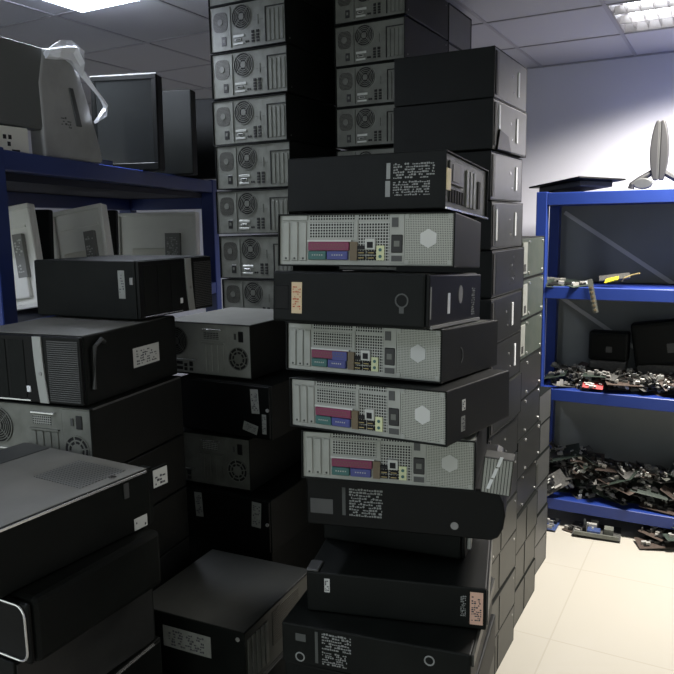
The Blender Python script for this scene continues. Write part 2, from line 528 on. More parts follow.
# ---------------------------------------------------------------- the room
def struct(name, b, m, bev=0):
    return tag(b.build(name, m, None, bev), None, None, None, 'structure')


CZ = 2.76
struct('floor', MB().box(-5, 3, -2.5, 4.9, -.1, 0), 'floor_tile')
struct('wall_back', MB().box(-5, 3, 4.8, 4.9, 0, 3.0), 'wall_paint')
struct('wall_left', MB().box(-5.1, -5, -2.5, 4.9, 0, 3.0), 'wall_paint')
struct('wall_right', MB().box(3, 3.1, -2.5, 4.9, 0, 3.0), 'wall_paint')
XL = [-.58 - .55 * k for k in range(9)] + [-.58 + .55 * k for k in range(1, 7)]
YL = [4.8 - .59 * k for k in range(13)]
cb = MB()
LF = (-2.6, -2.23, 1.85, 2.44)      # left luminaire cell
RF = (-.58, .52, 3.62, 4.21)         # right luminaire cells
FIX = [LF, RF, (-2.23, -1.68, -.51, .08), (-.58, .52, .67, 1.26)]  # last two cells hold added fill lights out of view
xs = sorted(set([-5, -2.6] + [round(x, 3) for x in XL if x > -5] + [3]))
ys = sorted(set([-2.5] + [round(y, 3) for y in YL if y > -2.5]))
for i in range(len(xs) - 1):
    for j in range(len(ys) - 1):
        cx, cy = (xs[i] + xs[i + 1]) / 2, (ys[j] + ys[j + 1]) / 2
        if any(f[0] < cx < f[1] and f[2] < cy < f[3] for f in FIX):
            continue
        cb.box(xs[i], xs[i + 1], ys[j], ys[j + 1], CZ, CZ + .02)
struct('ceiling', cb, 'ceiling_tile')
struct('ceiling_slab', MB().box(-5, 3, -2.5, 4.9, 3.0, 3.1), 'ceiling_tile')
gb = MB()
for x in xs[1:-1]:
    if x == -2.6:
        continue
    gb.box(x - .009, x + .009, -2.5, 4.8, CZ - .004, CZ)
for y in ys[1:-1]:
    gb.box(-5, 3, y - .009, y + .009, CZ - .0045, CZ - .0005)
gb.box(-5, 3, 4.775, 4.8, CZ - .006, CZ)
struct('trim_1', gb, 'ceiling_bar')


def luminaire(cell, label, kind, watts, colour, spread=150):
    x0, x1, y0, y1 = cell
    t = empty('ceiling_light')
    t.location = ((x0 + x1) / 2, (y0 + y1) / 2, CZ)
    tag(t, label, 'ceiling light')
    w, d = x1 - x0 - .02, y1 - y0 - .02
    b = MB()
    b.box(-w / 2, w / 2, -d / 2, d / 2, .09, .1)
    for s in (-1, 1):
        b.box(s * w / 2 - .004, s * w / 2 + .004, -d / 2, d / 2, 0, .1)
        b.box(-w / 2, w / 2, s * d / 2 - .004, s * d / 2 + .004, 0, .1)
    b.build('housing', 'lamp_tray', t)
    if kind == 'panel':
        MB().box(-w / 2 + .006, w / 2 - .006, -d / 2 + .006, d / 2 - .006, -.02, .012).build('diffuser', 'lamp_diffuser', t)
    else:
        for k in range(3):
            yy = -d / 2 + d * (k + .5) / 3
            MB().tube([(-w / 2 + .03, yy, .065), (w / 2 - .03, yy, .065)], .012, 10).build('lamp_tube', 'lamp_tube', t)
        l = MB()
        for k in range(4):
            yy = -d / 2 + d * k / 3
            l.box(-w / 2 + .005, w / 2 - .005, yy - .003, yy + .003, .001, .04)
        k = 0
        while -w / 2 + .06 * k < w / 2:
            l.box(-w / 2 + .06 * k - .001, -w / 2 + .06 * k + .001, -d / 2, d / 2, .006, .038)
            k += 1
        l.build('louvre', 'louvre', t)
    la = bpy.data.lights.new('lamp_glow', 'AREA')
    la.shape = 'RECTANGLE'; la.size = w * (.9 if kind == 'panel' else .55); la.size_y = d * .9
    la.energy = watts; la.color = colour; la.spread = R(spread)
    lo = bpy.data.objects.new('lamp_glow', la)
    COL.objects.link(lo); lo.parent = t
    lo.location = (0 if kind == 'panel' else .08, 0, -.026 if kind == 'panel' else -.004)
    return t


luminaire(LF, 'glowing ceiling panel above the left blue shelf', 'panel', LEFT_LAMP_W, (.88, .94, 1.0))
luminaire(RF, 'grey louvred tube light in the ceiling by the far wall', 'louvre', RIGHT_LAMP_W, (1.0, .95, .88), 146)
luminaire(FIX[2], 'added square fill panel in the ceiling behind the viewpoint', 'panel', REAR_FILL_W, (.92, .97, 1.0))  # added unseen panel, brightens the left tops and shelf
luminaire(FIX[3], 'added louvred fill light out of view on the near right side of the ceiling', 'louvre', AISLE_FILL_W, (1.0, .95, .88), 146)  # added unseen fixture, more light for floor and aisle


# ---------------------------------------------------------------- shelves
def beam_rack(label, corner, length, depth, yaw, decks, top, bh=.065, p=.045, sag=0.0, back=False):
    """corner = near front corner; local X runs along the front, local Y goes inward"""
    t = empty('steel_shelf')
    tag(t, label, 'shelf')
    t.location = (corner[0], corner[1], 0)
    t.rotation_euler = (0, 0, R(yaw))
    X1, Y1 = length, depth
    for x in (0, X1 - p):
        for y in (0, Y1 - p):
            post = MB().box(x, x + p, y, y + p, 0, top).build('post', 'shelf_blue', t, .003, 1)
            MB().box(x - .006, x + p + .006, y - .006, y + p + .006, 0, .006).build('foot_plate', 'shelf_blue', post)
    for z in decks:
        zb, zt = z - bh - sag, z - .001 - sag
        MB().box(p, X1 - p, .003, p - .005, z - bh, z - .001).build('beam', 'shelf_blue', t, .003, 1)
        MB().box(p, X1 - p, Y1 - p + .005, Y1 - .003, zb, zt).build('beam', 'shelf_blue', t, .003, 1)
        MB().box(.003, p - .005, p, Y1 - p, zb, zt).build('beam', 'shelf_blue', t, .003, 1)
        MB().box(X1 - p + .005, X1 - .003, p, Y1 - p, zb, zt).build('beam', 'shelf_blue', t, .003, 1)
        MB().box(.006, X1 - .006, p - .006, Y1 - .004, z - .02 - sag * .8, z - .001).build('deck', 'deck_dark' if sag else 'deck_blue', t)
    if back:
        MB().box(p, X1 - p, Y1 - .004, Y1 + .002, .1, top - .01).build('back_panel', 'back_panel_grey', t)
    return t


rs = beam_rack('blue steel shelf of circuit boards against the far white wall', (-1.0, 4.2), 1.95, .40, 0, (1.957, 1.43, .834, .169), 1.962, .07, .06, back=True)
bx, by = rs.location.x, rs.location.y


def streak(p, q, y):
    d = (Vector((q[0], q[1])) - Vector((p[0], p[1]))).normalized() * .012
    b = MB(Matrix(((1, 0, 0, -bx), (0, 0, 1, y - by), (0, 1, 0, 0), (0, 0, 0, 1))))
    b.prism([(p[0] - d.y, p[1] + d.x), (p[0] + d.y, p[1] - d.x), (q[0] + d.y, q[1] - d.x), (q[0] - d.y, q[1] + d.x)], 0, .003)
    b.build('diagonal_streak', 'streak_grey', rs)  # light streaks reflected on the back panel, put in as pale bars


streak((-.92, 1.85), (.0, 1.23), 4.59)
streak((-.94, 1.34), (.0, .72), 4.59)
ls = beam_rack('blue steel shelf at left loaded with old monitors', (-1.93, 1.42), 1.87, .55, 107.3, (2.04, 1.5, .85, .2), 2.045, .062, p=.07, sag=.085)
MB().box(1.87 - .044, 1.87 - .005, .05, .5, 1.953, 1.957).build('bright_strip', 'bright_edge', ls)  # lit top of the end beam put in as a bright strip
SD, TD = Vector((-.297, .955, 0)), Vector((-.955, -.297, 0))


def on_shelf(a, b_, z):
    return Vector((-1.93, 1.42, z)) + SD * a + TD * b_


D1L, D2L = 2.041, 1.502


# ---------------------------------------------------------------- computer stacks
W3, O3 = (.36, .42, .17), (.397, .353, .114)

# --- tall stack with silver rears (A)
def pc_rear_tower(w, d, h, steel='rear_steel'):
    t = empty('tower_computer')
    case(t, w, d, h, 'F')
    rear_convertible(t, w, d, h, steel)
    M = face(w, d, h, 'R')
    MB(M).disc(.03, .02, .003, 0, .001, 8).disc(d - .03, h - .02, .003, 0, .001, 8).build('side_screw', 'rear_steel', t)
    return t


ORD = ['topmost', 'second from the top', 'third from the top', 'fourth from the top', 'fifth from the top', 'sixth from the top', 'seventh from the top',
       'eighth from the top', 'ninth from the top', 'tenth from the top', 'eleventh from the top', 'twelfth from the top', 'thirteenth from the top', 'fourteenth from the top']
GA = 'towers lying on their sides in the tallest stack'
zA = [2.644, 2.4755, 2.2985, 2.1205, 1.9455, 1.7675, 1.587]
hA = .172
protoA = pc_rear_tower(.355, .42, hA)
noteA = ['black tower computer with silver rear, wedged highest under the ceiling in the tallest stack',
         'tallest stack tower with round vents, just below the computer wedged under the ceiling',
         'tallest stack tower with round vents, level with the tops of the shelf monitors',
         'tallest stack tower with round vents, level with the top deck of the blue shelf',
         'tallest stack tower with silver rear, level with the monitors on the middle shelf deck',
         'tallest stack tower whose right end hides behind the silver desktop rears',
         'dim rear of the tallest stack just above the half hidden one']
xoffA = [0, 0, -.002, .004, -.001, .006, .012]
for i, z in enumerate([2.4755, 2.2985, 2.1205, 1.9455, 1.7675, 1.587]):
    o = protoA if i == 0 else copy_tree(protoA)
    o.location = (-1.693 + xoffA[i], 2.61, z); o.rotation_euler = (0, 0, R((0, .6, -.5, .4, -.3, .5)[i]))
    tag(o, noteA[i + 1], 'computer', GA)
o = empty('desktop_computer')
case(o, .355, .42, .105, 'F')
M = face(.355, .42, .105, 'F')
MB(M).box(.004, .351, .004, .101, -.008, -.006).build('rear_panel', 'rear_steel', o)
for k in range(4):
    MB(M).box(.27 + .019 * k, .283 + .019 * k, .012, .09, -.006, -.003).build('expansion_slot_cover', 'rear_steel', o)
o.location = (-1.693, 2.61, 2.649)
tag(o, noteA[0], 'computer', GA)
zz = [1.587 - .1763 * (k + 1) for k in range(9)]
for k, z in enumerate(zz):
    c = copy_tree(protoA)
    c.location = (-1.68, 2.61, max(z, 0)); c.rotation_euler = (0, 0, 0)
    if k == 0:
        tag(c, 'half hidden tower rear behind the lit grey top, lowest showing in the tallest stack', 'computer', GA)
    else:
        tag(c, 'tower computer buried low in the tallest stack behind the nearer piles', 'computer', 'buried towers of the tallest stack')

# --- second tall stack (B)
GB = 'towers in the stack right of the tallest one'
hB = .1515
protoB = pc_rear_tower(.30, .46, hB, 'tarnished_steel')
noteB = ['dim tower rear touching the ceiling in the second tall stack',
         'tower rear with vertical slot covers, second down in the second tall stack',
         'tower rear partly behind the top black case of the corner stack',
         'tower rear partly behind the second black case of the corner stack']
for i, z in enumerate([2.565, 2.407, 2.253, 2.099]):
    o = protoB if i == 0 else copy_tree(protoB)
    o.location = (-1.268, 2.83, z); o.rotation_euler = (0, 0, R((0, -.5, .5, 0)[i]))
    tag(o, noteB[i], 'computer', GB)
for k in range(13):
    c = copy_tree(protoB)
    c.location = (-1.268, 2.83, 2.099 - .16146 * (k + 1)); c.rotation_euler = (0, 0, 0)
    tag(c, 'tower computer buried in the second tall stack behind the nearer piles', 'computer', 'buried towers of the second tall stack')

protoB2 = empty('tower_computer')
case(protoB2, .36, .3, .16, 'R', 'black_case')
MB(face(.36, .3, .16, 'R')).box(.006, .294, .006, .154, -.008, -.002).build('front_bezel', 'grey_bezel', protoB2, .001, 1)
for k in range(17):
    c = protoB2 if k == 0 else copy_tree(protoB2)
    c.location = (-1.30, 3.225, 2.56 - .16 * k)
    tag(c, 'black computer end showing under the ceiling, behind the second tall stack' if k == 0 else 'black computer in the row hidden behind the second tall stack', 'computer', 'row behind the second tall stack')


# --- corner stack with fronts facing the aisle (C)
def corner_pc(w, d, h, seed, m, strip=True, plain=False, lit=False):
    rnd = random.Random(seed)
    t = empty('tower_computer')
    case(t, w, d, h, 'R', 'black_case')
    M = face(w, d, h, 'R')
    bz = MB(M).box(.004, d - .004, .004, h - .004, -.009, .0).build('front_bezel', m, t, .002, 2)
    MB(M).box(.012, .03, .012, h - .012, 0, .003).build('bezel_groove', 'hole_black', bz)
    if plain:
        b = MB(M)
        b.box(d * .42, d * .425, .01, h - .01, 0, .002)
        b.build('panel_seam', 'black_case', bz)
        MB(M).disc(.07, .03, .005, 0, .002, 10).disc(d - .04, h - .03, .005, 0, .002, 10).build('bezel_screw', 'bright_edge', bz)
        return t
    MB(M).box(.05, d * .55, .012, h - .012, 0, .0006).build('drive_cover', m, bz)
    u = d * rnd.uniform(.62, .76)
    if strip:
        MB(M).box(u, u + .02, h * .25, h * .78, 0, .004).build('white_strip', 'strip_white', bz, .001, 1, label='bright white strip')
    MB(M).disc(u - .07, h * .62, .005, 0, .002, 10).disc(u - .05, h * .3, .004, 0, .002, 10).build('power_button', 'bright_edge', bz)
    return t


GC = 'computers in the corner stack facing the aisle'
labC = ['black tower crowning the corner stack, grey end with one bright white strip',
        'corner stack tower with a chipped lower lip, second from its top',
        'grey ended corner stack tower level with the open backed desktop',
        'corner stack tower level with the shelf top, two white strips on its end',
        'corner stack tower with faint lettering on its grey end',
        'corner stack tower with white strip, level with the beige stickered desktop',
        'corner stack tower with white strip, level with the upper pair of silver desktop rears',
        'dark corner stack tower right of the desktop with two little stickers',
        'dark corner stack tower just above the ribbed grey panel',
        'corner stack tower beside the ribbed grey panel, fifth from the floor',
        'floor lit grey tower fourth from the floor in the corner stack',
        'floor lit grey tower third from the floor in the corner stack',
        'floor lit grey tower second from the floor in the corner stack',
        'floor lit grey tower lying on the floor under the corner stack']
hC = 2.385 / 14
for i in range(14):
    z = 2.385 - hC * (i + 1)
    dC = .43
    m = 'grey_bezel' if i < 4 else ('dark_bezel' if i < 10 else 'grey_steel')  # bottom rows paler: light off the floor put into the colour
    o = corner_pc(.368, dC, hC - .004, 50 + i, m, i in (0, 2, 3, 5, 6, 1), plain=i > 8)
    x = -.74 + (0, .004, -.004, -.002, .0, .005, .0, .004, -.003, 0, .006, -.004, .004, 0)[i]
    y = 2.475 + (0, -.02, -.01, .0, .01, -.01, .0, 0, .01, 0, 0, .01, 0, 0)[i]
    place(o, .368, dC, (x, y, z), (0, 0, (0, -.6, .5, .3, -.4, .3, 0, -.5, .4, 0, .5, -.4, .3, 0)[i]))
    tag(o, labC[i], 'computer', GC)
    Mx = face(.368, dC, hC - .004, 'R')
    if i == 1:
        MB(Mx).prism([(.03, .0), (.2, .0), (.16, .055), (.06, .07)], .0, .008).build('lower_lip', 'black_smooth', o, .002, 1)
        MB(Mx).box(.06, .075, .05, .15, .0, .004).build('strip_light', 'strip_white', o)
    if i == 3:
        MB(Mx).box(.05, .065, .03, .14, .0, .004).build('strip_light', 'strip_white', o)
    if i == 4:
        glyphs(Mx, .22, .3, .03, .14, 6, 4, .0005, o, 'grey_steel', .7, 'faint_lettering')

# --- stack behind it (F) with plain greenish sides, studded
GF = 'studded cases in the far aisle stack'
hF = 1.737 / 10
labF = ['greenish studded case topping the far aisle stack, with pale plate at its near end',
        'greenish studded case second in the far aisle stack, with pinkish plate at its end',
        'studded grey case third from the top of the far aisle stack',
        'studded grey case level with the middle deck of the board shelf',
        'dark studded case fifth from the top of the far aisle stack',
        'dark studded case sixth from the top, level with the lowest board heap',
        'dark studded case seventh from the top of the far aisle stack',
        'floor lit grey case third from the floor in the far aisle stack',
        'floor lit grey case second from the floor in the far aisle stack',
        'floor lit grey case on the floor at the foot of the far aisle stack']
for i in range(10):
    z = 1.737 - hF * (i + 1)
    o = empty('tower_computer')
    w, d, h = .37, .40, hF - .004
    m = 'green_steel' if i < 3 else ('dark_bezel' if i < 7 else 'grey_steel')  # lowest cases paler, floor reflection put into the panel colour
    case(o, w, d, h, 'R', 'black_case')
    M = face(w, d, h, 'R')
    p = MB(M).box(.004, d - .004, .004, h - .004, -.009, -.001).build('side_panel', m, o, .001, 1)
    for (a, b_) in ((.13, .02), (.13, h - .02), (d - .03, .02), (d - .03, h - .02)):
        if i < 7:
            MB(M).disc(a, b_, .006, -.001, .003, 10).build('stud', 'bright_edge', p)
    if i < 3:
        MB(M).box(.012, .085, .02, h - .02, -.001, .003).build('pale_plate', 'paper_dim' if i == 1 else 'rear_steel_light', p)
        MB(M).box(.03, .06, .03, .06, .003, .004).build('plate_slot', 'hole_black', p)
    if i > 6:
        MB(M).box(.19, .195, .006, h - .006, -.001, .001).build('panel_seam', 'black_case', p)
    place(o, w, d, (-.762 + (0, .004, -.003, .003, 0, .004, -.004, .003, -.002, 0)[i], 2.975, z), (0, 0, (0, .4, -.4, .3, 0, -.4, .5, 0, .3, 0)[i]))
    tag(o, labF[i], 'computer', GF)

# --- last stack at the end of the row (G)
for i in range(6):
    o = empty('tower_computer')
    w, d, h = .36, .33, .155
    case(o, w, d, h, 'R', 'black_case')
    p = MB(face(w, d, h, 'R')).box(.004, d - .004, .004, h - .004, -.009, -.001).build('side_panel', 'grey_bezel', o, .001, 1)
    MB(face(w, d, h, 'R')).box(.05, .09, .03, .13, -.001, .002).build('vent_strip', 'grey_steel', p)
    place(o, w, d, (-.80 + (.0, .003, -.002, .004, 0, .002)[i], 3.42, .158 * i), (0, 0, -1.5))
    tag(o, ['grey ended case on the floor at the far end of the row', 'grey ended case second from the floor at the far end of the row',
            'grey ended case third from the floor at the far end of the row', 'grey ended case fourth from the floor at the far end of the row',
            'grey ended case fifth from the floor at the far end of the row', 'grey ended case topping the last pile at the far end of the row'][i], 'computer', 'cases in the last pile by the board shelf')

# --- low pair in front of the corner stack (H)
for i in range(2):
    o = empty('desktop_computer')
    w, d, h = .34, .33, .146
    case(o, w, d, h, 'R', 'black_case')
    MB(face(w, d, h, 'R')).box(.004, d - .004, .004, h - .004, -.009, -.001).build('side_panel', 'grey_steel', o, .001, 1)
    place(o, w, d, (-.665, 2.03, .149 * i), (0, 0, 0))
    tag(o, ['grey desktop case on the floor before the corner stack', 'grey desktop case upon another, just before the foot of the corner stack'][i], 'computer', 'low pair before the corner stack')


# --- central stack (D)
def slim(label, frb, rot, variant=0):
    w, d, h = O3
    t = empty('desktop_computer')
    case(t, w, d, h, 'F', 'black_case')
    rear_slim(t, w, d, h, variant)
    place(t, w, d, frb, rot)
    tag(t, label, 'computer', 'slim desktops showing silver rears in the central stack')
    return t


def decor_side_latch(t, w, d, h):
    M = face(w, d, h, 'R')
    b = MB(M)
    b.ring(.1, .05, .016, .019, 0, .0012, 14, -1.2, 1.4)
    b.build('side_emblem', 'print_dark', t)


# D1 - black desktop with printed label, rear open to the right
t = empty('desktop_computer')
w, d, h = .38, .36, .122
case(t, w, d, h, 'R')
M = face(w, d, h, 'F')
glyphs(M, .262, .355, .066, .1, 3, 3, .0, t, 'print_grey', .8)
glyphs(M, .262, .345, .03, .062, 3, 8, .0, t, 'print_grey', .8)
MB(M).box(.246, .255, .066, .1, 0, .0006).box(.244, .255, .028, .062, 0, .0006).build('label_bar', 'print_grey', t)
M = face(w, d, h, 'R')
MB(M).box(.004, d - .004, .004, h - .004, -.009, -.0062).build('rear_panel', 'tarnished_steel', t)
MB(M).box(.03, .14, .055, .105, -.006, -.001).build('power_supply', 'grey_steel', t, .002, 1)
MB(M).box(.05, .1, .062, .098, -.001, .0005).build('supply_opening', 'dark_mesh', t)
q = MB(M)
for k in range(6):
    q.box(.04 + .02 * k, .05 + .02 * k, .018, .046, -.006, -.003)
q.build('connector_openings', 'hole_black', t)
for k in range(3):
    MB(M).box(.17 + .03 * k, .19 + .03 * k, .016, .1, -.006, -.002).build('expansion_slot_cover', 'rear_steel', t, .001, 1)
MB(M).box(.275, .295, .02, .085, -.006, -.003).build('rear_opening', 'hole_black', t)
MB(M).box(.0, d, .0, .004, 0, .003).build('lower_flange', 'bright_edge', t)
sticker(M, .004, .03, .04, .085, t, 'tape', rows=0, n=.002, label='pale strip of masking tape')
place(t, w, d, (-.537, 1.460, 1.829), (-3.6, 0, 3))
tag(t, 'black desktop topping the central stack, white printed label and open steel rear', 'computer', 'desktops in the central stack')

slim('topmost silver desktop rear in the central stack, beneath the printed black desktop', (-.503, 1.423, 1.708), (-3.6, .3, 9))
# D3
t = empty('desktop_computer')
w, d, h = .36, .36, .112
case(t, w, d, h, '', bev=.006)
M = face(w, d, h, 'F')
sticker(M, .05, .076, .02, .088, t, 'paper_beige', 'ink_red', 5, label='beige paper sticker', rows=5)
MB(M).box(.008, .042, .028, .08, -.001, .001).build('recess_cover', 'black_smooth', t, .001, 1)
b = MB(M); b.ring(.31, .056, .012, .015, 0, .001, 16); b.box(.305, .315, .03, .044, 0, .0008); b.build('faint_emblem', 'print_dark', t)
M = face(w, d, h, 'R')
bz = MB(M).box(.003, d - .003, .003, h - .003, 0, .008).build('front_bezel', 'black_smooth', t, .003, 2)
MB(M).box(.008, .012, .02, .085, .008, .0095).build('edge_light', 'grey_plastic', bz)
MB(M).box(.115, .128, .026, .07, .008, .0095).build('power_light', 'strip_white', bz)
MB(M).disc(.2, .065, .02, .008, .0095, 20, ru=.013).build('oval_button', 'grey_plastic', bz)
glyphs(M, .285, .31, .015, .08, 6, 7, .008, bz, 'print_grey', .6)
MB(M).box(.01, d - .02, .0, .006, .008, .013).build('bezel_foot', 'grey_plastic', bz)
place(t, w, d, (-.534, 1.337, 1.589), (-3.6, 0, 1))
tag(t, 'black desktop with a beige paper sticker between silver desktop rears', 'computer', 'desktops in the central stack')

t = slim('silver desktop rear right below the beige stickered black desktop', (-.519, 1.396, 1.467), (-3.6, -.8, -2.6), 1)
decor_side_latch(t, *O3)
t4 = t
MB(face(*O3, 'T')).box(.2, .39, .006, .3, 0, .0012).build('lit_lid_edge', 'rear_steel', t4)  # lit strip of the lid put in as a paler plate
t = slim('silver desktop rear with two little stickers on its black side, in the central stack', (-.484, 1.335, 1.352), (-3.1, -1.9, -5), 0)
M = face(*O3, 'R')
sticker(M, .075, .092, .062, .085, t, 'paper', seed=2, rows=2)
sticker(M, .07, .09, .018, .05, t, 'paper_dim', seed=3, rows=3)
t = slim('lowest silver desktop rear in the central stack, resting on the rounded black desktop', (-.462, 1.455, 1.219), (-1.8, 0, 13), 0)
MB(face(*O3, 'T')).box(.1, .394, .004, .34, 0, .0012).build('lit_lid', 'rear_steel_light', t)  # light on the lid painted as a paler plate

# D7 rounded black desktop
t = empty('desktop_computer')
w, d, h = .43, .35, .118
b = MB()
prof = []
for k in range(7):
    a = -pi / 2 + pi * k / 6
    prof.append((w / 2 + .002 + .03 * cos(a), h / 2 + (h / 2) * sin(a)))
prof = [(-w / 2, 0)] + prof + [(-w / 2, h)]
b = MB(Matrix(((1, 0, 0, 0), (0, 0, 1, 0), (0, 1, 0, 0), (0, 0, 0, 1))))
b.prism(prof, -d / 2, d / 2)
b.build('case', 'black_smooth', t, .004, 2)
M = face(w, d, h, 'F')
glyphs(M, .105, .185, .03, .1, 5, 21, .0, t, 'print_grey', .85)
MB(M).box(.088, .096, .03, .098, 0, .0006).build('label_bar', 'print_dark', t)
MB(M).box(.01, .065, .03, .066, 0, .0008).build('vent_patch', 'grey_bezel', t)
MB(M).disc(.35, .028, .009, 0, .002, 14).build('latch_button', 'grey_plastic', t)
place(t, w, d, (-.440, 1.503, 1.093), (0, 0, 14))
tag(t, 'black desktop with rounded right end and white printed label, below the silver rears', 'computer', 'desktops in the central stack')

# D8
t = empty('desktop_computer')
w, d, h = .36, .34, .098
case(t, w, d, h, '', bev=.005)
M = face(w, d, h, 'R')
bz = MB(M).box(.003, d - .003, .003, h - .003, 0, .01).build('front_bezel', 'black_smooth', t, .003, 2)
MB(M).prism([(.02, .02), (.035, .02), (.045, .075), (.03, .085)], .01, .02).build('handle', 'silver_plastic', bz, .002, 1)
place(t, w, d, (-.535, 1.58, .992), (0, 0, 7))
tag(t, 'plain black desktop set back under the rounded one, small silver handle at right', 'computer', 'desktops in the central stack')

# D9
t = empty('desktop_computer')
w, d, h = .42, .35, .1
case(t, w, d, h, '', bev=.004)
M = face(w, d, h, 'F')
sticker(M, .044, .057, .052, .086, t, 'paper', seed=4, rows=3, label='small white sticker')
sticker(M, .383, .412, .012, .09, t, 'paper_pink', 'ink', 9, label='pinkish beige paper label', rows=6)
glyphs(M, .362, .374, .03, .08, 6, 12, 0, t, 'print_grey', .8)
MB(face(w, d, h, 'T')).box(.0, .03, .0, .05, 0, .006).build('corner_catch', 'grey_bezel', t, .002, 1)
M = face(w, d, h, 'R')
MB(M).box(.01, d - .01, .008, h - .008, 0, .003).build('side_panel', 'grey_bezel', t, .001, 1)
place(t, w, d, (-.438, 1.477, .889), (0, 0, 15))
tag(t, 'black desktop with small white sticker at left and pinkish paper label at right', 'computer', 'desktops in the central stack')

# D10
t = empty('desktop_computer')
w, d, h = .44, .37, .1
case(t, w, d, h, '', bev=.004)
M = face(w, d, h, 'F')
glyphs(M, .1, .17, .05, .092, 3, 31, 0, t, 'print_grey', .85)
glyphs(M, .1, .16, .012, .046, 3, 33, 0, t, 'print_grey', .8)
MB(M).box(.083, .09, .012, .09, 0, .0006).build('label_bar', 'print_dark', t)
MB(M).box(.035, .06, .06, .078, 0, .001).build('keyhole_plate', 'print_dark', t)
for (a, b_) in ((.045, .02), (.35, .07)):
    MB(M).ring(a, b_, .009, .012, 0, .001, 14).build('oval_mark', 'print_grey', t)
M = face(w, d, h, 'R')
MB(M).box(.005, d - .005, .07, .098, 0, .006).build('side_rail', 'grey_steel', t, .001, 1)
place(t, w, d, (-.44, 1.375, .786), (0, 0, 9.5))
tag(t, 'black desktop with printed label and ring marks, low in the central stack', 'computer', 'desktops in the central stack')

# D11 and the ones beneath
protoD = empty('desktop_computer')
w, d, h = .44, .37, .108
case(protoD, w, d, h, '', bev=.004)
M = face(w, d, h, 'F')
sticker(M, .022, .034, .03, .07, protoD, 'paper', seed=4, rows=3)
MB(M).ring(.01, .05, .006, .009, 0, .001, 12).build('oval_mark', 'print_dark', protoD)
for k in range(7):
    c = protoD if k == 0 else copy_tree(protoD)
    place(c, w, d, (-.44, 1.375, .785 - .1122 * (k + 1)), (0, 0, (8, 10, 9, 10, 9, 10, 9)[k]))
    tag(c, 'black desktop with small white sticker, lowest in view of the central stack' if k == 0 else 'black desktop low in the central stack below the picture edge', 'computer',
        'desktops in the central stack' if k == 0 else 'buried desktops of the central stack')

# --- ribbed grey panel standing on the rounded desktop
t = empty('ribbed_drive_unit')
w, d, h = .064, .05, .082
MB().box(-w / 2, w / 2, -d / 2, d / 2, 0, h).build('housing', 'grey_steel', t, .002, 1)
M = face(w, d, h, 'F')
g = MB(M)
for i in range(9):
    g.box(.003 + i * .0066, .004 + i * .0066 + .0038, .003, h - .003, 0, .003)
g.build('front_ribs', 'rear_steel_light', t)
for i in range(3):
    MB(M).prism([(.012 + .008 * i, .012 + .026 * i), (.019 + .008 * i, .012 + .026 * i), (.025 + .008 * i, .034 + .026 * i), (.018 + .008 * i, .034 + .026 * i)], .003, .0045).build('white_mark', 'strip_white', t)
place(t, w, d, (-.391, 1.478, 1.213), (0, 5, 12))
tag(t, 'small ribbed grey unit leaning right of the lowest silver desktop rear', 'drive unit')
# --- middle-left stack (E)
GE = 'towers in the middle left stack'
t = empty('tower_computer')
w, d, h = .37, .42, .18
case(t, w, d, h, 'F', top='lit_top')
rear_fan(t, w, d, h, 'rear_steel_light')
place(t, w, d, (-1.359, 1.893, 1.30), (0, 0, 1.9))
tag(t, 'tower with lit grey top and round fan rear, topping the middle left stack', 'computer', GE)


def label_tower(stickers):
    t = empty('tower_computer')
    w, d, h = .37, .42, .18
    case(t, w, d, h, '')
    M = face(w, d, h, 'F')
    bz = MB(M).box(.004, w - .004, .004, h - .004, 0, .006).build('front_bezel', 'black_smooth', t, .003, 2)
    for i, (a, b_, c, e, r_) in enumerate(stickers):
        sticker(M, a, b_, c, e, t, 'paper_dim', seed=40 + i, rows=5, n=.0068, rot=r_)
    MB(M).disc(w - .012, .1, .006, .006, .009, 10).build('power_button', 'grey_plastic', bz)
    return t


t = label_tower([(.295, .325, .085, .165, 3), (.262, .318, .02, .05, -14), (.336, .352, .02, .085, 0)])
place(t, .37, .42, (-1.265, 1.865, 1.115), (0, 0, 1))
tag(t, 'black tower with one upright and one slanted white sticker, under the round fan rear', 'computer', GE)
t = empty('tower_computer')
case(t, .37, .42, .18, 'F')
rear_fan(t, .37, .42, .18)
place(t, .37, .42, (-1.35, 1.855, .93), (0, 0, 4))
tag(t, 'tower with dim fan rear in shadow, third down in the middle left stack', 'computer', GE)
t = label_tower([(.075, .105, .085, .17, 3), (.30, .335, .085, .17, -3)])
place(t, .37, .42, (-1.255, 1.83, .745), (0, 0, 3))
tag(t, 'black tower with two upright grey stickers, fourth down in the middle left stack', 'computer', GE)
for k in range(4):
    t = empty('tower_computer')
    case(t, .37, .42, .18, '')
    place(t, .37, .42, (-1.27, 1.85, .186 * (3 - k)), (0, 0, 3))
    tag(t, 'black tower buried at the bottom of the middle left stack', 'computer', 'buried towers of the middle left stack')

# --- F0: large case at the bottom with pale sticker
t = empty('tower_computer')
w, d, h = .36, .38, .17
mat('dull_top', (0.025, 0.027, 0.025), 0.5, dust=0.5, dust_c=(0.045, 0.047, 0.042), scale=10)
case(t, w, d, h, 'R', top='dull_top')
M = face(w, d, h, 'F')
sticker(M, .10, .255, .075, .135, t, 'paper_dim', seed=61, rows=3, n=.0008, label='pale landscape sticker')
MB(M).disc(w - .02, h - .02, .006, 0, .002, 12).build('corner_screw', 'grey_plastic', t)
M = face(w, d, h, 'R')
MB(M).box(.004, d - .004, .004, h - .004, -.009, -.006).build('rear_panel', 'grey_steel', t)
for k in range(5):
    MB(M).box(.02 + .022 * k, .036 + .022 * k, .02, h - .03, -.006, -.002).build('expansion_slot_cover', 'tarnished_steel', t, .001, 1)
MB(M).box(.15, .3, .05, h - .02, -.006, -.004).build('air_vent', 'dark_mesh', t)
